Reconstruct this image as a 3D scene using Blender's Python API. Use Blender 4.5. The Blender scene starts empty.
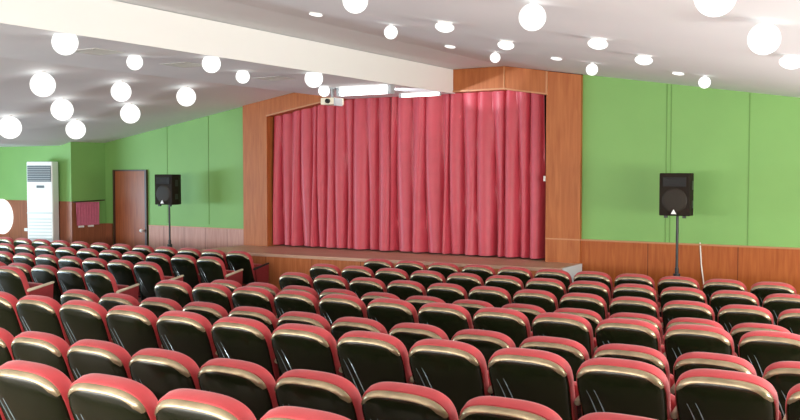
import bpy, bmesh, math, random
from mathutils import Vector, Matrix, Euler
from mathutils.bvhtree import BVHTree
random.seed(7)
PI = math.pi
C = bpy.context.scene.collection
S = bpy.context.scene

# ------------------------------------------------------------------ camera
EYE = 2.23
cam_d = bpy.data.cameras.new('camera')
cam_d.sensor_width = 36.0
cam_d.lens = 908.7 / 800 * 36
cam_d.clip_end = 100
cam = bpy.data.objects.new('camera', cam_d)
cam.location = (0, 0, EYE)
cam.rotation_euler = (math.radians(90 - 2.446), 0, math.radians(31.212))
C.objects.link(cam)
S.camera = cam

# ------------------------------------------------------------------ world, exposure
w = bpy.data.worlds.new('world'); S.world = w; w.use_nodes = True
w.node_tree.nodes['Background'].inputs[0].default_value = (0.75, 0.85, 1.0, 1)
w.node_tree.nodes['Background'].inputs[1].default_value = 0.6
S.view_settings.view_transform = 'Standard'
S.view_settings.look = 'None'
S.view_settings.gamma = 1
S.view_settings.use_curve_mapping = False
S.view_settings.exposure = 0.32

# ------------------------------------------------------------------ large lights: unseen fill added behind and at right, daylight from the left
def area(name, loc, rot, sx, sy, power, col):
    l = bpy.data.lights.new(name, 'AREA'); l.shape = 'RECTANGLE'
    l.size = sx; l.size_y = sy; l.energy = power; l.color = col
    o = bpy.data.objects.new(name, l); o.location = loc
    o.rotation_euler = rot; C.objects.link(o); return o
area('fill_right', (2.1, 7.2, 1.55), Euler((PI/2 + .12, 0, PI/2)), 8.0, 1.1, 430, (1.0, 0.97, 0.93))
area('fill_back', (-6.8, -2.7, 1.75), Euler((PI/2 + .30, 0, 0)), 13.0, 1.5, 730, (1.0, 0.96, 0.91))
area('daylight_left', (-18.6, 5.0, 1.4), Euler((PI/2 + .4, 0, -PI/2)), 8.0, 1.0, 720, (0.66, 0.84, 1.0))

# ------------------------------------------------------------------ helpers
def link(o, parent=None):
    C.objects.link(o)
    if parent: o.parent = parent
    return o
def obj(name, bm, m, parent=None, smooth=False, bevel=0):
    me = bpy.data.meshes.new(name)
    bmesh.ops.recalc_face_normals(bm, faces=bm.faces[:])
    bm.to_mesh(me); bm.free()
    me.materials.append(m)
    if smooth:
        for p in me.polygons: p.use_smooth = True
        try: me.set_sharp_from_angle(angle=math.radians(40))
        except Exception: pass
    o = bpy.data.objects.new(name, me)
    if bevel:
        b = o.modifiers.new('bevel', 'BEVEL'); b.width = bevel; b.segments = 2; b.limit_method = 'ANGLE'
    return link(o, parent)
def struct(name, bm, m, parent=None, **k):
    o = obj(name, bm, m, parent, **k)
    if parent is None: o['kind'] = 'structure'
    return o
def tag(o, label, cat, group=None):
    o['label'] = label; o['category'] = cat
    if group: o['group'] = group
    return o
def thing(name, label, cat, loc=(0, 0, 0), rz=0, group=None):
    o = bpy.data.objects.new(name, None); o.empty_display_size = .1
    C.objects.link(o); o.location = loc; o.rotation_euler = (0, 0, rz)
    return tag(o, label, cat, group)
def box(bm, x0, x1, y0, y1, z0, z1):
    v = [bm.verts.new((x, y, z)) for x in (x0, x1) for y in (y0, y1) for z in (z0, z1)]
    for f in ((0,1,3,2),(4,6,7,5),(0,4,5,1),(2,3,7,6),(0,2,6,4),(1,5,7,3)):
        bm.faces.new([v[i] for i in f])
    return bm
def bx(*a): return box(bmesh.new(), *a)
def prism_y(bm, pts, y0, y1):          # polygon in XZ extruded along Y
    a = [bm.verts.new((x, y0, z)) for x, z in pts]; b = [bm.verts.new((x, y1, z)) for x, z in pts]
    bm.faces.new(a); bm.faces.new(b[::-1])
    n = len(pts)
    for i in range(n): bm.faces.new((a[i], a[(i+1) % n], b[(i+1) % n], b[i]))
    return bm
def prism_z(bm, pts, z0, z1):
    a = [bm.verts.new((x, y, z0)) for x, y in pts]; b = [bm.verts.new((x, y, z1)) for x, y in pts]
    bm.faces.new(a); bm.faces.new(b[::-1])
    n = len(pts)
    for i in range(n): bm.faces.new((a[i], a[(i+1) % n], b[(i+1) % n], b[i]))
    return bm
def prism_x(bm, pts, x0, x1):          # polygon in YZ extruded along X
    a = [bm.verts.new((x0, y, z)) for y, z in pts]; b = [bm.verts.new((x1, y, z)) for y, z in pts]
    bm.faces.new(a); bm.faces.new(b[::-1])
    n = len(pts)
    for i in range(n): bm.faces.new((a[i], a[(i+1) % n], b[(i+1) % n], b[i]))
    return bm
def tube(bm, p0, p1, r0, r1=None, n=14):
    r1 = r0 if r1 is None else r1
    p0, p1 = Vector(p0), Vector(p1); d = (p1 - p0).normalized()
    u = d.orthogonal().normalized(); v = d.cross(u)
    A = [bm.verts.new(p0 + (u*math.cos(t) + v*math.sin(t))*r0) for t in [2*PI*i/n for i in range(n)]]
    B = [bm.verts.new(p1 + (u*math.cos(t) + v*math.sin(t))*r1) for t in [2*PI*i/n for i in range(n)]]
    for i in range(n): bm.faces.new((A[i], A[(i+1) % n], B[(i+1) % n], B[i]))
    bm.faces.new(A); bm.faces.new(B[::-1])
    return bm
def lathe(bm, prof, n=28, mat=None):   # (r, z) profile about Z
    rings = []
    for r, z in prof:
        if r < 1e-5: rings.append([bm.verts.new((0, 0, z))])
        else: rings.append([bm.verts.new((r*math.cos(2*PI*i/n), r*math.sin(2*PI*i/n), z)) for i in range(n)])
    for a, b in zip(rings, rings[1:]):
        for i in range(n):
            j = (i+1) % n
            if len(a) == 1 and len(b) > 1: bm.faces.new((a[0], b[i], b[j]))
            elif len(b) == 1 and len(a) > 1: bm.faces.new((a[i], a[j], b[0]))
            elif len(a) > 1: bm.faces.new((a[i], a[j], b[j], b[i]))
    if mat is not None: bmesh.ops.transform(bm, matrix=mat, verts=bm.verts[:])
    return bm
def loft(bm, loops, cap0=True, cap1=True):
    R = [[bm.verts.new(p) for p in L] for L in loops]; n = len(R[0])
    for a, b in zip(R, R[1:]):
        for i in range(n): bm.faces.new((a[i], a[(i+1) % n], b[(i+1) % n], b[i]))
    if cap0: bm.faces.new(R[0])
    if cap1: bm.faces.new(R[-1][::-1])
    return bm

# ------------------------------------------------------------------ materials
def mat(name, col, rough=.5, metal=0, coat=0, spec=None, noise=0, nscale=5, bump=0, bscale=40, sheen=0, emit=0):
    m = bpy.data.materials.new(name); m.use_nodes = True
    nt = m.node_tree; p = nt.nodes['Principled BSDF']
    p.inputs['Base Color'].default_value = (*col, 1); p.inputs['Roughness'].default_value = rough
    p.inputs['Metallic'].default_value = metal; p.inputs['Coat Weight'].default_value = coat
    if spec is not None: p.inputs['Specular IOR Level'].default_value = spec
    if sheen: p.inputs['Sheen Weight'].default_value = sheen; p.inputs['Sheen Roughness'].default_value = .4
    if emit:
        p.inputs['Emission Color'].default_value = (*col, 1); p.inputs['Emission Strength'].default_value = emit
    tc = nt.nodes.new('ShaderNodeTexCoord')
    if noise:
        n = nt.nodes.new('ShaderNodeTexNoise'); n.inputs['Scale'].default_value = nscale
        n.inputs['Detail'].default_value = 4
        r = nt.nodes.new('ShaderNodeMapRange')
        r.inputs['From Min'].default_value = .25; r.inputs['From Max'].default_value = .75
        r.inputs['To Min'].default_value = 1 - noise; r.inputs['To Max'].default_value = 1 + noise
        mx = nt.nodes.new('ShaderNodeVectorMath'); mx.operation = 'SCALE'
        mx.inputs[0].default_value = col
        nt.links.new(tc.outputs['Object'], n.inputs['Vector']); nt.links.new(n.outputs['Fac'], r.inputs['Value'])
        nt.links.new(r.outputs[0], mx.inputs['Scale']); nt.links.new(mx.outputs[0], p.inputs['Base Color'])
    if bump:
        n2 = nt.nodes.new('ShaderNodeTexNoise'); n2.inputs['Scale'].default_value = bscale
        b = nt.nodes.new('ShaderNodeBump'); b.inputs['Strength'].default_value = bump; b.inputs['Distance'].default_value = .01
        nt.links.new(tc.outputs['Object'], n2.inputs['Vector']); nt.links.new(n2.outputs['Fac'], b.inputs['Height'])
        nt.links.new(b.outputs[0], p.inputs['Normal'])
    return m
def wood(name, c1, c2, rough=.38, scale=(14, 14, 1.1), seam=0, seam_axis=0):
    m = bpy.data.materials.new(name); m.use_nodes = True
    nt = m.node_tree; p = nt.nodes['Principled BSDF']; p.inputs['Roughness'].default_value = rough; p.inputs['Specular IOR Level'].default_value = .3
    tc = nt.nodes.new('ShaderNodeTexCoord'); mp = nt.nodes.new('ShaderNodeMapping')
    mp.inputs['Scale'].default_value = scale
    n = nt.nodes.new('ShaderNodeTexNoise'); n.inputs['Scale'].default_value = 1.6; n.inputs['Detail'].default_value = 6
    n.inputs['Distortion'].default_value = .6
    cr = nt.nodes.new('ShaderNodeValToRGB')
    cr.color_ramp.elements[0].position = .3; cr.color_ramp.elements[0].color = (*c1, 1)
    cr.color_ramp.elements[1].position = .72; cr.color_ramp.elements[1].color = (*c2, 1)
    nt.links.new(tc.outputs['Object'], mp.inputs[0]); nt.links.new(mp.outputs[0], n.inputs['Vector'])
    nt.links.new(n.outputs['Fac'], cr.inputs[0])
    out = cr.outputs[0]
    if seam:
        sp = nt.nodes.new('ShaderNodeSeparateXYZ'); nt.links.new(tc.outputs['Object'], sp.inputs[0])
        dv = nt.nodes.new('ShaderNodeMath'); dv.operation = 'DIVIDE'; dv.inputs[1].default_value = seam
        fr = nt.nodes.new('ShaderNodeMath'); fr.operation = 'FRACT'
        lt = nt.nodes.new('ShaderNodeMath'); lt.operation = 'LESS_THAN'; lt.inputs[1].default_value = .012/seam
        nt.links.new(sp.outputs[seam_axis], dv.inputs[0]); nt.links.new(dv.outputs[0], fr.inputs[0]); nt.links.new(fr.outputs[0], lt.inputs[0])
        mx = nt.nodes.new('ShaderNodeMix'); mx.data_type = 'RGBA'
        nt.links.new(lt.outputs[0], mx.inputs['Factor']); nt.links.new(out, mx.inputs['A'])
        mx.inputs['B'].default_value = (c1[0]*.45, c1[1]*.4, c1[2]*.4, 1)
        out = mx.outputs['Result']
    nt.links.new(out, p.inputs['Base Color'])
    return m
def emis(name, col, s):
    m = bpy.data.materials.new(name); m.use_nodes = True; nt = m.node_tree
    nt.nodes.remove(nt.nodes['Principled BSDF'])
    e = nt.nodes.new('ShaderNodeEmission'); e.inputs[0].default_value = (*col, 1); e.inputs[1].default_value = s
    nt.links.new(e.outputs[0], nt.nodes['Material Output'].inputs[0])
    return m
def green_wall():
    m = mat('green_paint', (.185, .375, .10), .6, noise=.05, nscale=1.3)
    return m
M_green = green_wall()
M_ceil = mat('ceiling_paint', (.73, .745, .755), .75, noise=.03, nscale=.7)
M_white = mat('beam_paint', (.88, .87, .84), .6)
M_floor = mat('floor_lino', (.22, .13, .10), .5, noise=.15, nscale=3)
M_wood = wood('panel_wood', (.29, .062, .008), (.41, .112, .020), seam=1.22, rough=.5)
M_wood_arch = wood('arch_wood', (.33, .090, .022), (.44, .145, .042), rough=.5)
M_wood_stage = wood('stage_wood', (.42, .12, .035), (.56, .19, .065), seam=.9, rough=.5)
M_wood_dark = wood('wing_wood', (.22, .07, .035), (.31, .105, .05), seam=.8)
M_door = wood('door_wood', (.22, .055, .018), (.33, .09, .028))
M_frame = mat('dark_frame', (.05, .02, .012), .45)
M_stagetop = wood('stage_top_boards', (.50, .30, .20), (.60, .38, .27), rough=.42, scale=(1.1, 14, 14))
M_rail = mat('cap_rail', (.46, .20, .08), .45)
M_seam = mat('seam_strip', (.13, .27, .065), .7)
M_black = mat('black_void', (.012, .011, .010), .8)
M_curtain = mat('red_satin', (.50, .050, .078), .45, sheen=.35, noise=.07, nscale=6)
M_red = mat('seat_fabric', (.49, .048, .055), .65, sheen=.25, noise=.06, nscale=25, bump=.15, bscale=300)
M_shell = mat('shell_plastic', (.009, .012, .004), .2, spec=.4)  # black, with the green wall's reflection tinted into the colour
M_streak = mat('reflection_streak', (.32, .40, .46), .15, metal=.5)  # pale colour of lamp streaks reflected in the black shell
M_rim_glint = mat('rim_reflection', (.40, .32, .20), .25, metal=.65, noise=.3, nscale=9)  # gold colour of light reflected on the shell's bevelled edge
M_pad = mat('armrest_pad', (.62, .55, .40), .35)
M_leg = mat('leg_metal', (.03, .03, .03), .4, metal=.5)
M_globe = emis('lamp_glass', (1, .985, .95), 1.25)
M_ring = mat('lamp_ring', (.75, .73, .70), .3, metal=.3)
M_tube = emis('tube_glow', (1, .98, .95), 5)
M_grey = mat('grey_plastic', (.42, .44, .46), .5)
M_beige = mat('beige_plastic', (.75, .70, .55), .45)
M_ac = mat('conditioner_white', (.82, .86, .84), .35)
M_acg = mat('conditioner_grille', (.10, .13, .14), .5)
M_acl = mat('conditioner_louvre', (.60, .66, .64), .4)
M_spk = mat('speaker_black', (.014, .009, .005), .75, spec=.2)
M_grill = mat('speaker_grille', (.020, .014, .008), .6, spec=.3)
M_logo = mat('logo_silver', (.8, .8, .78), .4)
M_vent = mat('vent_grey', (.50, .50, .47), .5)
M_stside = mat('stage_side_laminate', (.62, .68, .72), .25)
M_cable = mat('cable_white', (.75, .68, .58), .5)
M_glass = emis('pane_glow', (.80, .90, 1.0), 3.0)
M_wallp = mat('plain_wall', (.72, .70, .62), .7)

# ------------------------------------------------------------------ room shell (heights given above the front floor)
E = EYE
def zc(z): return z + E
YW = 12.85
steps = [(YW + 2.6, 0), (7.46, 0), (7.46, .13), (5.42, .13), (5.42, .26), (3.32, .26), (3.32, .39), (1.25, .39), (1.25, .52), (-3, .52)]
bm = bmesh.new()
prism_x(bm, [(y, z) for y, z in steps] + [(-3, -.3), (YW + 2.6, -.3)], -19, 2.4)
struct('floor', bm, M_floor)

# ceiling: sloping right and left of a central drop
cs = [(-19.2, .50), (-15.17, .51), (-14.87, .58), (-9.80, 1.41), (-6.77, 1.61), (-5.88, 1.61), (2.6, .28)]
bm = bmesh.new()
prism_y(bm, [(x, zc(z)) for x, z in cs] + [(x, zc(z) + .15) for x, z in reversed(cs)], -3.1, YW + .0)
struct('ceiling', bm, M_ceil)
bm = bmesh.new()      # central boxed beam with a slanting left flank
prism_y(bm, [(-9.80, zc(1.405)), (-8.82, zc(1.23)), (-6.775, zc(1.23)), (-6.775, zc(1.60))], -3.0, YW)
struct('trim_1', bm, M_ceil)
bm = bx(-6.775, -6.762, -3.0, YW, zc(1.228), zc(1.602))
struct('trim_2', bm, M_white)

# front wall either side of the proscenium
bm = prism_y(bmesh.new(), [(-15.0, 0), (-11.11, 0), (-11.11, zc(1.20)), (-14.87, zc(.59)), (-15.0, zc(.57))], YW, YW + .15)
struct('wall_front', bm, M_green)
bm = prism_y(bmesh.new(), [(-4.65, 0), (2.4, 0), (2.4, zc(.32)), (-4.65, zc(1.42))], YW, YW + .15)
struct('wall_front', bm, M_green)
YG = 12.0
struct('wall_left', bx(-15.02, -14.87, YG + .15, YW, 0, zc(.60)), M_green)
struct('wall_left', bx(-19, -14.87, YG, YG + .15, 0, zc(.585)), M_green)
struct('wall_left', bx(-19.15, -19, -3, YG + .15, 0, zc(.55)), M_green)
struct('wall_right', bx(2.4, 2.55, -3, YW + .15, 0, zc(.35)), M_green)
struct('wall_back', bx(-19.15, 2.55, -3.15, -3, 0, zc(1.75)), M_wallp)
bm = bx(-12, -3.6, YW + 2.4, YW + 2.5, 0, zc(2)); struct('wall_stage', bm, M_black)
bm = bx(-12, -11.9, YW + .15, YW + 2.4, 0, zc(2)); struct('wall_stage', bm, M_black)
bm = bx(-3.7, -3.6, YW + .15, YW + 2.4, 0, zc(2)); struct('wall_stage', bm, M_black)
bm = bx(-12, -3.6, YW + .12, YW + 2.4, zc(1.9), zc(2)); struct('wall_stage', bm, M_black)

# dark vertical joints between the green wall boards
def joint(x):
    z1 = (.59 + (x + 14.87)*.163) if x < -11 else (1.42 - (x + 4.65)*.156)
    struct('trim_3', bx(x - .006, x + .006, YW - .006, YW + .01, 1.22, zc(z1) - .01), M_seam)
for x in (-13.10, -12.02, -3.42, -3.36, -2.32): joint(x)

# wainscots
struct('trim_4', bx(-4.66, 2.4, YW - .035, YW, 0, zc(-1.02)), M_wood)
struct('trim_5', bx(-5.19, 2.4, YW - .075, YW - .0, zc(-1.02), zc(-1.0)), M_rail)
struct('trim_4', bx(-13.60, -11.11, YW - .03, YW, 0, zc(-1.08)), wood('panel_wood_pale', (.36, .15, .10), (.47, .22, .15), seam=.55))
struct('trim_5', bx(-13.60, -11.11, YW - .04, YW, zc(-1.08), zc(-1.065)), M_rail)
struct('trim_4', bx(-14.87, -14.66, YW - .03, YW, 0, zc(-1.07)), M_wood_dark)
struct('trim_4', bx(-14.87, -14.84, YG, YW - .03, 0, zc(-1.07)), M_wood_dark)
struct('trim_4', bx(-19, -14.87, YG - .03, YG, 0, zc(-.60)), M_wood_dark)
struct('trim_4', bx(-14.87, -14.83, YG - .03, YG + .16, 0, zc(-.60)), M_wood_dark)

# unseen windows with glowing panes, added around the right and back fill lights
def window(x, y, z, wd, ht, axis, n):
    fr = bmesh.new(); pn = bmesh.new()
    t = .05
    def b(bm, a0, a1, d0, d1, z0, z1):
        if axis == 'x': box(bm, a0, a1, d0, d1, z0, z1)
        else: box(bm, d0, d1, a0, a1, z0, z1)
    c = x if axis == 'x' else y; d = y if axis == 'x' else x
    b(fr, c - wd/2, c + wd/2, d - .03, d + .03, z, z + t); b(fr, c - wd/2, c + wd/2, d - .03, d + .03, z + ht - t, z + ht)
    b(fr, c - wd/2, c - wd/2 + t, d - .03, d + .03, z + t, z + ht - t); b(fr, c + wd/2 - t, c + wd/2, d - .03, d + .03, z + t, z + ht - t)
    b(fr, c - t/2, c + t/2, d - .03, d + .03, z + t, z + ht - t)
    b(pn, c - wd/2 + t, c - t/2, d - .01, d + .01, z + t, z + ht - t); b(pn, c + t/2, c + wd/2 - t, d - .01, d + .01, z + t, z + ht - t)
    o = struct('window_%d' % n, fr, M_white); obj('pane', pn, M_glass, o)
k = 1
for yy in (4.2, 7.0, 9.8):
    window(2.36, yy, 1.2, 1.5, 1.1, 'y', k); k += 1
for xx in (-12.5, -6.5, -.6):
    window(xx, -2.96, 1.4, .7, 1.5, 'x', k); k += 1

# ------------------------------------------------------------------ proscenium arch
arch = thing('proscenium_arch', 'brown wood panelled arch framing the red stage curtain', 'arch', (-7.88, YW, 0))
ax = lambda x: x + 7.88
YA = -.07
TL, TR = 1.14, 1.25
bm = prism_y(bmesh.new(), [(ax(-11.11), 0), (ax(-10.55), 0), (ax(-10.55), zc(.98)), (ax(-10.55), zc(1.285)), (ax(-11.11), zc(1.195))], YA, .3)
obj('pilaster', bm, M_wood_arch, arch)
bm = prism_y(bmesh.new(), [(ax(-5.19), 0), (ax(-4.65), 0), (ax(-4.65), zc(1.405)), (ax(-5.19), zc(1.49))], YA, .3)
obj('pilaster', bm, M_wood_arch, arch)
bm = bmesh.new()
lo = [(-10.55, .98), (-9.28, 1.19), (-8.82, 1.235), (-6.76, 1.245), (-5.88, 1.25), (-5.19, 1.14)]
up = [(-10.55, 1.285), (-9.80, 1.405), (-8.82, 1.45), (-6.76, 1.605), (-5.88, 1.605), (-5.19, 1.495)]
prism_y(bm, [(ax(x), zc(z)) for x, z in lo] + [(ax(x), zc(z)) for x, z in reversed(up)], YA, .3)
obj('header', bm, M_wood_arch, arch)
obj('joint_strip', bx(ax(-5.89), ax(-5.87), YA - .012, YA, zc(1.245), zc(1.605)), M_rail, arch)
obj('joint_strip', bx(ax(-5.20), ax(-5.17), YA - .012, YA, zc(1.14), zc(1.49)), M_rail, arch)
bm = bmesh.new()
for (x0, z0), (x1, z1) in zip(lo, lo[1:]):
    prism_y(bm, [(ax(x0), zc(z0) - .0), (ax(x1), zc(z1)), (ax(x1), zc(z1) + .025), (ax(x0), zc(z0) + .025)], YA - .015, YA)
obj('edge_strip', bm, M_rail, arch)

# ------------------------------------------------------------------ stage platform
ZS = zc(-1.36)
st = thing('stage_platform', 'low wooden stage with boarded front below the red curtain', 'stage', (-7.88, 12.2, 0))
fl = (ax(-11.1), 11.56 - 12.2); fr_ = (ax(-4.62), 12.0 - 12.2)
obj('stage_top', prism_z(bmesh.new(), [fl, fr_, (ax(-4.62), YW - 12.2 - .04), (ax(-5.19), YW - 12.2 - .08), (ax(-5.19), 2.6), (ax(-10.55), 2.6), (ax(-10.55), YW - 12.2 - .08), (ax(-11.1), YW - 12.2 - .08)], ZS - .05, ZS), M_stagetop, st)
obj('front_panel', prism_z(bmesh.new(), [(fl[0], fl[1] + .02), (fr_[0] - .02, fr_[1] + .02), (fr_[0] - .02, fr_[1] + .06), (fl[0], fl[1] + .06)], 0, ZS - .05), M_wood_stage, st)
obj('side_panel', prism_z(bmesh.new(), [(fr_[0] - .03, fr_[1] + .03), (fr_[0] + .012, fr_[1] + .0), (fr_[0] + .012, YW - 12.2 - .08), (fr_[0] - .03, YW - 12.2 - .08)], 0, ZS - .0 + .002), M_stside, st)['label'] = 'pale grey glossy side panel'

# ------------------------------------------------------------------ curtains
def curtain(name, label, x0, x1, y, per, amp, seed, hem, m, group):
    rnd = random.Random(seed)
    n = int((x1 - x0) / .022)
    # irregular folds: accumulate phase with changing period
    ph = []; p = rnd.random()*6; pr = per
    for i in range(n + 1):
        if i % 9 == 0: pr = per * (.7 + .7*rnd.random())
        p += 2*PI*.022/pr; ph.append(p)
    rows_ = 14
    def topz(x):
        for (a, za), (b, zb) in zip(lo, lo[1:]):
            if a <= x <= b: return za + (zb - za)*(x - a)/(b - a)
        return .98
    bm = bmesh.new(); V = []
    for side in (0, 1):
        G = []
        for j in range(rows_ + 1):
            t = j / rows_
            R = []
            for i in range(n + 1):
                x = x0 + (x1 - x0)*i/n
                zt = zc(topz(x)) + .06; zb = ZS + .025 + hem
                z = zt + (zb - zt)*t
                a = amp*(.55 + .6*t)
                s = 1.7*abs(math.sin(.5*ph[i] + .2*math.sin(3*t + i*.02)))**.62 - 1
                yy = y - a*s - .4*a*math.sin(ph[i]*.43 + 1.7*t)
                R.append(bm.verts.new((x + .02*math.sin(ph[i]*.5 + 2*t), yy + side*.008, z)))
            G.append(R)
        V.append(G)
        for j in range(rows_):
            for i in range(n): bm.faces.new((G[j][i], G[j][i+1], G[j+1][i+1], G[j+1][i]))
    A, B = V
    for i in range(n):
        bm.faces.new((A[0][i], A[0][i+1], B[0][i+1], B[0][i])); bm.faces.new((A[-1][i], A[-1][i+1], B[-1][i+1], B[-1][i]))
    for j in range(rows_):
        for e in (0, -1): bm.faces.new((A[j][e], A[j+1][e], B[j+1][e], B[j][e]))
    o = obj(name, bm, m, None, smooth=True)
    return tag(o, label, 'curtain', group)
curtain('stage_curtain', 'left half of the red pleated stage curtain, beside the left pilaster', -10.52, -8.05, YW + .14, .21, .10, 3, 0, M_curtain, 'stage curtains')
curtain('stage_curtain', 'right half of the red pleated stage curtain, reaching the black gap', -8.02, -5.31, YW + .14, .22, .10, 5, -.0, M_curtain, 'stage curtains')

# ------------------------------------------------------------------ door
d = struct('door_1', bx(-14.55, -13.69, YW - .03, YW, 0, zc(.0)), M_door)
bm = bmesh.new()
for a in ((-14.60, -14.55, 0, zc(.03)), (-13.69, -13.64, 0, zc(.03)), (-14.55, -13.69, zc(0), zc(.03))):
    box(bm, a[0], a[1], YW - .05, YW, a[2], a[3])
obj('door_frame', bm, M_frame, d)
bm = tube(bmesh.new(), (-13.74, YW - .03, 1.05), (-13.74, YW - .08, 1.05), .012); 
bmesh.ops.create_uvsphere(bm, u_segments=14, v_segments=8, radius=.035, matrix=Matrix.Translation((-13.74, YW - .1, 1.05)))
obj('door_handle', bm, M_logo, d, smooth=True)

# ------------------------------------------------------------------ small curtain on the side wall
t = thing('window_curtain', 'small pink gathered curtain hung on a dark rod beside the door', 'curtain', (-14.80, 12.36, zc(-.62)))
bm = tube(bmesh.new(), (0, -.36, .01), (0, .40, .03), .012); tube(bm, (-.05, -.34, .01), (0, -.34, .01), .01); tube(bm, (-.05, .38, .03), (0, .38, .03), .01)
obj('curtain_rod', bm, M_frame, t, smooth=True)
bm = bmesh.new(); n = 60; G = []
for sd in (0, 1):
    for j in range(7):
        z = -.0 - .46*j/6
        G.append([bm.verts.new((.018*math.sin(i*.9 + .2*j) + .004*sd, -.31 + .58*i/n, z)) for i in range(n + 1)])
for s_ in (0, 7):
    for j in range(6):
        for i in range(n): bm.faces.new((G[s_+j][i], G[s_+j][i+1], G[s_+j+1][i+1], G[s_+j+1][i]))
for j in (0, 6):
    for i in range(n): bm.faces.new((G[j][i], G[j][i+1], G[7+j][i+1], G[7+j][i]))
for j in range(6):
    for e in (0, -1): bm.faces.new((G[j][e], G[j+1][e], G[8+j][e], G[7+j][e]))
obj('cloth', bm, mat('pink_cloth', (.50, .10, .17), .6, noise=.1, nscale=20), t, smooth=True)
obj('white_block', bx(-.035, .0, -.24, -.12, -.50, -.465), M_logo, t); obj('white_block', bx(-.035, .0, .0, .12, -.50, -.465), M_logo, t)  # two small white blocks below the hem

# ------------------------------------------------------------------ floor-standing air conditioner
ac = thing('air_conditioner', 'tall white floor-standing air conditioner against the green wall', 'air conditioner', (-15.42, 11.78, 0), math.radians(22))
H = 2.42
obj('body', bx(-.275, .275, -.15, .09, 0, H), M_ac, ac, bevel=.02)
bm = bx(-.25, .25, -.162, -.15, H - .40, H - .08); obj('air_outlet', bm, M_acg, ac)
bm = bmesh.new()
for i in range(7): box(bm, -.245, .245, -.175, -.162, H - .385 + i*.044, H - .375 + i*.044)
obj('louvre', bm, M_grey, ac)
obj('display', bx(-.06, .10, -.158, -.15, H - .52, H - .47), M_acg, ac)
bm = bx(-.27, .27, -.158, -.15, H - 1.03, H - 1.0)
for i in range(16): box(bm, -.24, .24, -.165, -.15, .30 + i*.065, .325 + i*.065)
obj('intake_grille', bm, M_acl, ac)

# round glowing white disc at the far left, socket
o = obj('wall_disc', lathe(bmesh.new(), [(0, -.10), (.18, -.095), (.31, -.07), (.365, -.03), (.37, 0)], 40,
        Matrix.Translation((-17.02, YG - .032, zc(-.95))) @ Matrix.Rotation(-PI/2, 4, 'X') @ Matrix.Identity(4)), M_globe, None, smooth=True)
tag(o, 'large round glowing wall disc at the left edge of the photo', 'lamp')
o = obj('wall_socket', bx(-16.28, -16.18, YG - .05, YG - .03, zc(-1.23), zc(-1.17)), M_logo, bevel=.005)
tag(o, 'small white wall socket left of the air conditioner', 'socket')

# ------------------------------------------------------------------ loudspeakers on stands
def speaker(x, y, zb, label, slabel, rz):
    t = thing('loudspeaker', label, 'loudspeaker', (x, y, zb), rz, 'loudspeakers on stands')
    W, Hh, D = .20, .56, .34
    bm = bmesh.new()   # tapered cabinet, narrower at the back
    prism_z(bm, [(-W, -.17), (W, -.17), (W, .02), (W*.72, .17), (-W*.72, .17), (-W, .02)], 0, Hh)
    obj('cabinet', bm, M_spk, t, bevel=.012)
    obj('horn', loft(bmesh.new(), [[(cx*a_, yy, .445 + cz*a_) for cx, cz in ((-.15, -.06), (.15, -.06), (.15, .06), (-.15, .06))] for a_, yy in ((1, -.170), (1, -.182), (.93, -.182), (.5, -.172))]), M_black, t)
    obj('woofer_grille', lathe(bmesh.new(), [(0, .012), (.08, .012), (.14, .010), (.158, .006), (.165, 0)], 32,
        Matrix.Translation((0, -.17, .20)) @ Matrix.Rotation(PI/2, 4, 'X')), M_grill, t, smooth=True)
    bm = bmesh.new()
    prism_y(bm, [(-.035, .025), (.035, .025), (.0, .085)], -.212, -.200)
    obj('logo_badge', bm, M_logo, t)
    obj('side_handle', bx(.195, .205, -.08, .0, .34, .46), M_leg, t)
    obj('side_socket', bx(.195, .205, -.08, .0, .10, .20), M_leg, t)
    for fx in (-.14, .10): obj('foot', bx(fx, fx + .04, -.15, -.10, -.03, 0), M_leg, t)
    s = thing('speaker_stand', slabel, 'stand', (x, y, 0), rz + .5, 'speaker stands')
    obj('pole', tube(bmesh.new(), (0, 0, .62), (0, 0, zb - .0), .018), M_leg, s, smooth=True)
    obj('tube', tube(bmesh.new(), (0, 0, .16), (0, 0, .95), .026), M_leg, s, smooth=True)
    bm = lathe(bmesh.new(), [(0, 0), (.045, 0), (.045, .07), (.0, .07)], 16, Matrix.Translation((0, 0, .80)))
    obj('collar', bm, M_leg, s)
    for i in range(3):
        a = 2*PI*i/3; c_, s_ = math.cos(a), math.sin(a)
        obj('leg', tube(bmesh.new(), (.03*c_, .03*s_, .80), (.42*c_, .42*s_, .015), .013), M_leg, s, smooth=True)
        obj('brace', tube(bmesh.new(), (.02*c_, .02*s_, .25), (.24*c_, .24*s_, .38), .008), M_leg, s, smooth=True)
speaker(-3.09, 12.2, zc(-.585), 'black loudspeaker on a stand before the right-hand green wall', 'black tripod stand right of the stage under the loudspeaker', 0)
speaker(-12.45, 12.25, zc(-.62), 'black loudspeaker on a stand between the door and the stage', 'black tripod stand beside the wooden door under the loudspeaker', .12)
# cable hanging on the right wall
bm = bmesh.new()
pts = [(-2.93, YW - .05, zc(-.98)), (-2.91, YW - .05, .95), (-2.86, YW - .06, .6), (-2.80, YW - .08, .3), (-2.74, YW - .1, .01)]
for a, b in zip(pts, pts[1:]): tube(bm, a, b, .009, n=8)
tag(obj('power_cable', bm, M_cable, None, smooth=True), 'pale cable running down the wood panelling by the right-hand speaker', 'cable')
tag(obj('wall_switch', bx(-5.205, -5.19, YW - .12, YW - .07, zc(-.15), zc(-.07)), M_logo), 'small white switch on the right edge of the curtain opening', 'switch')

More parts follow.
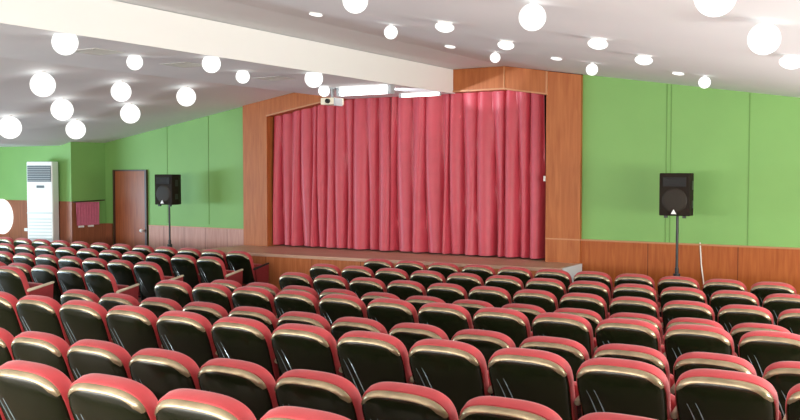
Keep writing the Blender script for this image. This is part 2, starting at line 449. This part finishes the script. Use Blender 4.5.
# ------------------------------------------------------------------ lamps
SR = -.1566
def zr(x): return zc(1.61 + (x + 5.88)*SR)
SL = .1637
def zl(x): return zc(1.41 + (x + 9.80)*SL)
def globe(x, y, r, zceil, drop, label, group):
    t = thing('globe_lamp', label, 'lamp', (x, y, zceil - drop), 0, group)
    bm = bmesh.new(); bmesh.ops.create_uvsphere(bm, u_segments=28, v_segments=18, radius=r)
    obj('globe', bm, M_globe, t, smooth=True)
    if 1:
        obj('mount', tube(bmesh.new(), (0, 0, min(r, drop)*.9), (0, 0, drop + .004), r*.22, n=16), M_ring, t, smooth=True)
G1 = 'globe lamps under the right ceiling slope'
for x, y, r, lab in [
    (-3.38, 5.01, .084, 'white globe lamp at the top edge of the photo, left of centre'),
    (-2.21, 5.21, .083, 'large white globe lamp high above the right end of the curtain'),
    (-.85, 3.92, .086, 'largest white globe lamp, cut by the top edge at the right'),
    (-.90, 5.37, .088, 'large white globe lamp just below the one cut by the top edge'),
    (-4.66, 7.52, .066, 'small globe lamp beside the white beam, above the curtain middle'),
    (-4.65, 9.85, .061, 'tiny globe lamp right above the wood header of the arch'),
    (-3.55, 10.11, .068, 'small globe lamp where the green wall meets the arch top'),
    (-2.35, 10.37, .066, 'small globe lamp touching the top of the right green wall')]:
    globe(x, y, r, zr(x), r + .012, lab, G1)
G2 = 'globe lamps under the left ceiling'
for x, y, r, lab in [
    (-10.35, 7.92, .162, 'white globe lamp second from the left of the upper left ceiling'),
    (-10.39, 9.29, .145, 'white globe lamp directly below the smaller one near the vent'),
    (-11.62, 9.23, .165, 'white globe lamp below and right of the second from left'),
    (-12.96, 10.57, .165, 'white globe lamp lowest above the little pink curtain'),
    (-12.97, 9.29, .18, 'bluish-lit white globe lamp at the far left edge'),
    (-10.30, 10.52, .150, 'white globe lamp above the left speaker'),
    (-11.59, 10.55, .160, 'white globe lamp above the wooden door')]:
    globe(x, y, r, zl(x), r + .01, lab, G2)
for x, y, r, lab in [
    (-6.87, 5.50, .115, 'white globe lamp on the beam edge nearest the top left corner'),
    (-6.87, 7.40, .10, 'white globe lamp on the beam edge, middle of the three'),
    (-6.87, 9.25, .115, 'white globe lamp on the beam edge nearest the stage'),
    (-7.47, 6.87, .085, 'small globe lamp between the first ceiling vents'),
    (-7.47, 8.6, .085, 'small globe lamp left of the arch top corner'),
    (-7.80, 10.75, .085, 'globe lamp at the left end of the bright tube light')]:
    globe(x, y, r, zc(1.23), .068, lab, 'globe lamps under the beam')
G3 = 'recessed downlights in the right ceiling slope'
def downlight(x, y, r, bulb, lab):
    t = thing('recessed_downlight', lab, 'lamp', (x, y, zr(x)), 0, G3)
    t.rotation_euler = (0, -math.atan(SR), 0)
    h = bulb
    obj('ring', lathe(bmesh.new(), [(r*.8, -.001), (r*.82, -.010), (r*.74, -.010), (r*.72, -.001)], 28), M_ring, t, smooth=True)
    n = 7
    prof = [(0, -2*h)] + [(r*math.sin(PI*k/(2*n))**1.15, -h - h*math.cos(PI*k/(2*n))) for k in range(1, n)] + [(r, -h)]
    prof += [(r*math.sin(PI*k/(2*n))**1.15, -h + h*math.cos(PI*k/(2*n))) for k in range(n - 1, 0, -1)] + [(0, 0)]
    obj('lens', lathe(bmesh.new(), prof, 24), M_globe, t, smooth=True)
for x, y, b, lab in [
    (-3.70, 6.85, .046, 'glowing downlight between the beam and the topmost middle globe'),
    (-3.74, 8.18, .046, 'glowing downlight over the arch header, under the large globe'),
    (-2.46, 7.16, .046, 'glowing downlight below right of the large middle globe'),
    (-2.45, 8.41, .046, 'glowing downlight above the left part of the right green wall'),
    (-1.02, 7.25, .05, 'glowing downlight cut by the right edge of the photo'),
    (-3.88, 9.85, .016, 'thin flat downlight just above the arch right corner'),
    (-5.12, 9.6, .016, 'thin flat downlight near the right side of the beam end'),
    (-5.20, 7.04, .016, 'thin flat downlight closest to the beam at the top left'),
    (-2.62, 10.3, .016, 'thin flat downlight beside the globe touching the green wall')]:
    downlight(x, y, .082 if b > .03 else .066, b, lab)

# tube lights under the beam and the projector
def tubelight(x0, x1, y, z, r, lab):
    t = thing('tube_light', lab, 'lamp', ((x0 + x1)/2, y, z), 0, 'tube lights under the beam')
    h = (x1 - x0)/2
    obj('tube', tube(bmesh.new(), (-h, 0, 0), (h, 0, 0), r, n=20), M_tube, t, smooth=True)
    for a in (h, -h - .05): obj('end_cap', bx(a, a + .05, -r, r, -r*1.1, zc(1.23) - z), M_grey, t)
tubelight(-7.74, -6.90, 11.1, zc(1.165), .055, 'bright white tube light hung under the beam before the curtain')
tubelight(-7.50, -6.86, 12.45, zc(1.198), .024, 'added slim tube light brightening the beam end, tight above the curtain')  # unseen tube added to brighten the soffit and header
sl = bpy.data.lights.new('added_header_spot', 'SPOT'); sl.energy = 130; sl.spot_size = math.radians(36); sl.spot_blend = .4; sl.shadow_soft_size = .03; sl.color = (.85, .93, 1)  # unseen spot added below the tube to light the header
so = bpy.data.objects.new('added_header_spot', sl); so.location = (-7.55, 11.15, zc(.99)); C.objects.link(so)
so.rotation_euler = (Vector((-6.35, 12.78, zc(1.56))) - so.location).to_track_quat('-Z', 'Y').to_euler()
p = thing('projector', 'small beige projector hung left of the bright tube light', 'projector', (-7.87, 11.05, zc(1.03)))
obj('body', bx(-.12, .12, -.13, .13, -.05, .05), M_beige, p, bevel=.01)
obj('lens', lathe(bmesh.new(), [(0, .02), (.025, .02), (.035, .035), (.035, 0)], 18, Matrix.Translation((.02, -.13, 0)) @ Matrix.Rotation(PI/2, 4, 'X')), M_black, p, smooth=True)
bm = tube(bmesh.new(), (-.02, .03, .05), (-.02, .03, .20), .02); box(bm, -.09, .05, -.02, .08, .18, .20)
obj('bracket', bm, M_grey, p)
obj('side_port', bx(.12, .15, -.13, .05, -.07, .04), M_grey, p)

# ceiling vents
for x, y, lab in [(-7.55, 6.43, 'flat grey ceiling vent nearest the top left corner'), (-7.6, 7.75, 'flat grey ceiling vent between two globe lamps'), (-7.7, 9.5, 'flat grey ceiling vent closest to the stage')]:
    t = thing('ceiling_vent', lab, 'vent', (x, y, zc(1.23)), 0, 'ceiling vents')
    bm = bx(-.2, .2, -.2, -.18, -.006, 0); box(bm, -.2, .2, .18, .2, -.006, 0); box(bm, -.2, -.18, -.18, .18, -.006, 0); box(bm, .18, .2, -.18, .18, -.006, 0)
    obj('frame', bm, M_vent, t)
    bm = bmesh.new()
    for i in range(9): box(bm, -.175 + i*.039, -.155 + i*.039, -.18, .18, -.005, 0)
    obj('slats', bm, M_vent, t)

# ------------------------------------------------------------------ auditorium seats
REC = math.radians(21)
TOPZ = .932
L = .56                                     # length of the back along its slope
P0 = Vector((0, .0, TOPZ - L*math.cos(REC)))
UP = Vector((0, -math.sin(REC), math.cos(REC))); NF = Vector((0, math.cos(REC), math.sin(REC)))
def outline(hw, hw_bot, top, bot, h=.17, n=26, e=3.1):
    """closed (u, w): flat-topped rounded back; starts bottom-left, up the left side, over the top, down the right"""
    pts = [(-hw_bot*.80, bot), (-hw_bot, bot + .06)]
    for k in range(1, 4):
        t_ = k/4; pts.append((-(hw_bot + (hw - hw_bot)*t_), bot + .06 + (top - h - bot - .06)*t_))
    half = []
    for k in range(n + 1):
        a = (PI/2)*k/n
        half.append((-hw*max(0, math.cos(a))**(2/e), top - h + h*math.sin(a)**(2/e)))
    pts += half
    return pts + [(-u, w_) for u, w_ in reversed(pts[:-1])]
def P(u, w_, n_): return P0 + Vector((u, 0, 0)) + UP*w_ + NF*n_
def inset(o, d, ctr=(0, .30)):
    r = []
    for u, w_ in o:
        su = 1 - d/.25; sw = 1 - d/.28
        r.append((ctr[0] + (u - ctr[0])*su, ctr[1] + (w_ - ctr[1])*sw))
    return r
def back_cushion():
    o = outline(.252, .238, L, .02)
    bm = bmesh.new()
    spec = [(.012, .002), (.003, .006), (0, .018), (0, .058), (.005, .073), (.018, .085), (.045, .093), (.10, .099), (.17, .101)]
    loft(bm, [[P(u, w_, n_) for u, w_ in inset(o, d_)] for d_, n_ in spec])
    return bm
def back_shell():
    o = outline(.246, .230, L - .012, .0)
    bm = bmesh.new()
    spec = [(.0, .012), (.0, .0), (.006, -.012), (.020, -.024), (.045, -.034), (.09, -.044), (.14, -.052), (.19, -.056), (.225, -.057)]
    loft(bm, [[P(u, w_, n_) for u, w_ in inset(o, d_)] for d_, n_ in spec])
    return bm
def glint_band():
    o = outline(.246, .230, L - .012, .0)
    bm = bmesh.new()
    lev = [(-.003, .008), (-.004, .0), (.000, -.010), (.007, -.018), (.016, -.026), (.0205, -.027), (.021, -.021), (.014, -.008), (.008, .002)]
    idx = [i for i, (u, w_) in enumerate(o) if w_ > L - .012 - .10]
    R = []
    for i in idx:
        e = min(1, min(i - idx[0], idx[-1] - i)/5.0)
        ring = []
        for d_, n_ in lev:
            dd = d_ if d_ < .008 else .006 + (d_ - .006)*(.25 + .75*e)
            nn = n_ if n_ > -.012 else -.010 + (n_ + .010)*(.25 + .75*e)
            u, w_ = inset([o[i]], dd)[0]; ring.append(P(u, w_, nn))
        R.append(ring)
    loft(bm, R)
    return bm
def seat_pan():
    bm = bmesh.new()
    loops = []
    for dd, yy in ((.03, 0), (.008, .008), (0, .03), (0, .06), (.012, .08), (.04, .088)):
        hw = .225 - dd; z0, z1 = .36 + dd, .72 - dd; r = .05
        pts = []
        for cx, cz, a0 in ((-hw + r, z0 + r, PI), (hw - r, z0 + r, 1.5*PI), (hw - r, z1 - r, 0), (-hw + r, z1 - r, .5*PI)):
            for k in range(5):
                a = a0 + (PI/2)*k/4; pts.append((cx + r*math.cos(a), cz + r*math.sin(a)))
        loops.append([Vector((x, .135 + yy, z)) for x, z in pts])
    loft(bm, loops); return bm
def pan_under():
    return bx(-.20, .20, .222, .237, .38, .69)
AY0, AY1 = -.08, .30
def arm_pad(x):
    bm = bmesh.new(); L_ = []
    for t_, wd, h in ((0, .014, .012), (.04, .020, .022), (.5, .019, .018), (.94, .018, .018), (1, .010, .010)):
        y = AY0 + (AY1 - AY0)*t_; z = .665 + .065*t_
        ring = []
        for k in range(10):
            a = 2*PI*k/10; ring.append(Vector((x + wd*math.cos(a), y, z + h*math.sin(a))))
        L_.append(ring)
    loft(bm, L_); return bm
def side_panel(x):
    return prism_x(bmesh.new(), [(.04, .20), (AY1 - .04, .20), (AY1 - .02, .715), (-.05, .665)], x - .012, x + .012)
def stand_leg(x):
    bm = bx(x - .014, x + .014, .06, .14, .02, .21); box(bm, x - .016, x + .016, -.02, .25, 0, .02); return bm
me_cache = {}
def make_seat(first=True):
    t = thing('auditorium_seat', 'seat', 'seat')
    obj('back_cushion', back_cushion(), M_red, t, smooth=True)
    sh = obj('back_shell', back_shell(), M_shell, t, smooth=True)
    obj('rim_glint', glint_band(), M_rim_glint, sh, smooth=True)  # edge reflection built as a gold band
    tree = BVHTree.FromObject(sh, bpy.context.evaluated_depsgraph_get()) if 0 else BVHTree.FromPolygons([v.co for v in sh.data.vertices], [list(p_.vertices) for p_ in sh.data.polygons])
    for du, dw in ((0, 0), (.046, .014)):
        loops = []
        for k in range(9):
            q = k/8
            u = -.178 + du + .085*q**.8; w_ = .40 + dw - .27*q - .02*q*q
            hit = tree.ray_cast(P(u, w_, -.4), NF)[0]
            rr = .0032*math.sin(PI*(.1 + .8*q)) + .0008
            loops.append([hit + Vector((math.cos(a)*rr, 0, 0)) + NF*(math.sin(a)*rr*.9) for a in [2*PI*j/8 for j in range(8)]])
        obj('streak', loft(bmesh.new(), loops), M_streak, sh, smooth=True)  # lamp reflections on the shell, built as thin raised strips
    sp = obj('seat_pan', seat_pan(), M_red, t, smooth=True)
    obj('pan_cover', pan_under(), M_shell, sp)
    pan = obj('side_panel', side_panel(.27), M_leg, t); obj('armrest', arm_pad(.27), M_pad, pan, smooth=True)
    obj('leg', stand_leg(.27), M_leg, t)
    bm = tube(bmesh.new(), (-.255, .10, .40), (.255, .10, .40), .014, n=10); obj('hinge_bar', bm, M_leg, t, smooth=True)
    return t
def copy_tree(o, parent=None):
    c = o.copy(); C.objects.link(c)
    if parent: c.parent = parent; c.matrix_parent_inverse = o.matrix_parent_inverse.copy()
    for ch in list(o.children): copy_tree(ch, c)
    return c
proto = make_seat()
used = False
pos_panel = [None]
red_side = {}
def place(x, y, z, label, group, left_arm=False, dark_pad=False, red=False):
    global used
    if not used: s = proto; used = True
    else: s = copy_tree(proto)
    s.location = (x, y, z); s['label'] = label; s['group'] = group
    if left_arm:
        pan = obj('side_panel', side_panel(-.27), M_red, s); obj('armrest', arm_pad(-.27), M_pad, pan, smooth=True)
        obj('leg', stand_leg(-.27), M_leg, s)
    if red:
        for c_ in s.children:
            if c_.name.startswith('side_panel'):
                if 'm' not in red_side:
                    red_side['m'] = c_.data.copy(); red_side['m'].materials[0] = M_red
                c_.data = red_side['m']; c_['label'] = 'red upholstered end panel'
    if dark_pad:
        for c_ in s.children:
            if c_.name.startswith('side_panel'):
                for g in c_.children:
                    g.data = g.data.copy(); g.data.materials[0] = M_leg
ORD = ['', 'first', 'second', 'third', 'fourth', 'fifth', 'sixth', 'seventh', 'eighth', 'ninth', 'tenth', 'eleventh', 'twelfth', 'thirteenth', 'fourteenth', 'fifteenth', 'sixteenth']
P_ = .54
OFF = L*math.sin(REC) - .05      # from the top of the back to the seat's own origin
lev = {1: 0, 2: 0, 3: 0, 4: 0, 5: .13, 6: .13, 7: .26, 8: .26, 9: .39}
PSI = math.radians(31.212)
def px(x, y):
    return 400 + 908.7*(x*math.cos(PSI) + y*math.sin(PSI))/(y*math.cos(PSI) - x*math.sin(PSI))
right = {1: (-7.127, 11.136), 2: (-7.361, 10.131), 3: (-7.054, 9.078), 4: (-7.277, 8.031), 5: (-6.99, 6.904),
         6: (-7.193, 5.872), 7: (-6.905, 4.78), 8: (-7.065, 3.686), 9: (-6.88, 2.68)}
for r, (x0, y) in right.items():
    # seats of this row that reach into the view
    xs = [x0 + P_*k for k in range(20)]
    first_full = px(x0, y) > 0
    vis = [x for x in xs if -16 - 100/y*(1 if r > 7 else 4) < px(x, y) < 835 + 300/y and x < 1.9]
    for k, x in enumerate(vis):
        if first_full or r == 7:
            if k == 0: lab = 'red and black right-block seat at the aisle end of the %s row from the stage' % ORD[r]
            else: lab = 'red and black right-block seat, %s from the aisle, %s row from the stage' % (ORD[k + 1], ORD[r])
        else:
            lab = "red and black seat, %s from the photo's left edge, %s row from the stage" % (ORD[k + 1], ORD[r])
        place(x, y + OFF, lev[r], lab, 'seats of the right-hand block', left_arm=(k == 0))
left = {1: (-9.755, 11.08, 14), 2: (-9.486, 10.13, 12), 3: (-9.689, 9.078, 9), 4: (-9.46, 8.03, 7), 5: (-9.73, 6.904, 3)}
for r, (x0, y, n) in left.items():
    for k in range(n):
        x = x0 - P_*k
        if px(x, y) < -25: continue
        if k == 0: lab = 'red and black left-block seat at the aisle end of the %s row from the stage' % ORD[r]
        else: lab = 'red and black left-block seat, %s from the aisle, %s row from the stage' % (ORD[k + 1], ORD[r])
        place(x, y + OFF, lev[r], lab, 'seats of the left-hand block', dark_pad=(r == 1 and k == 0), red=(k == 0))
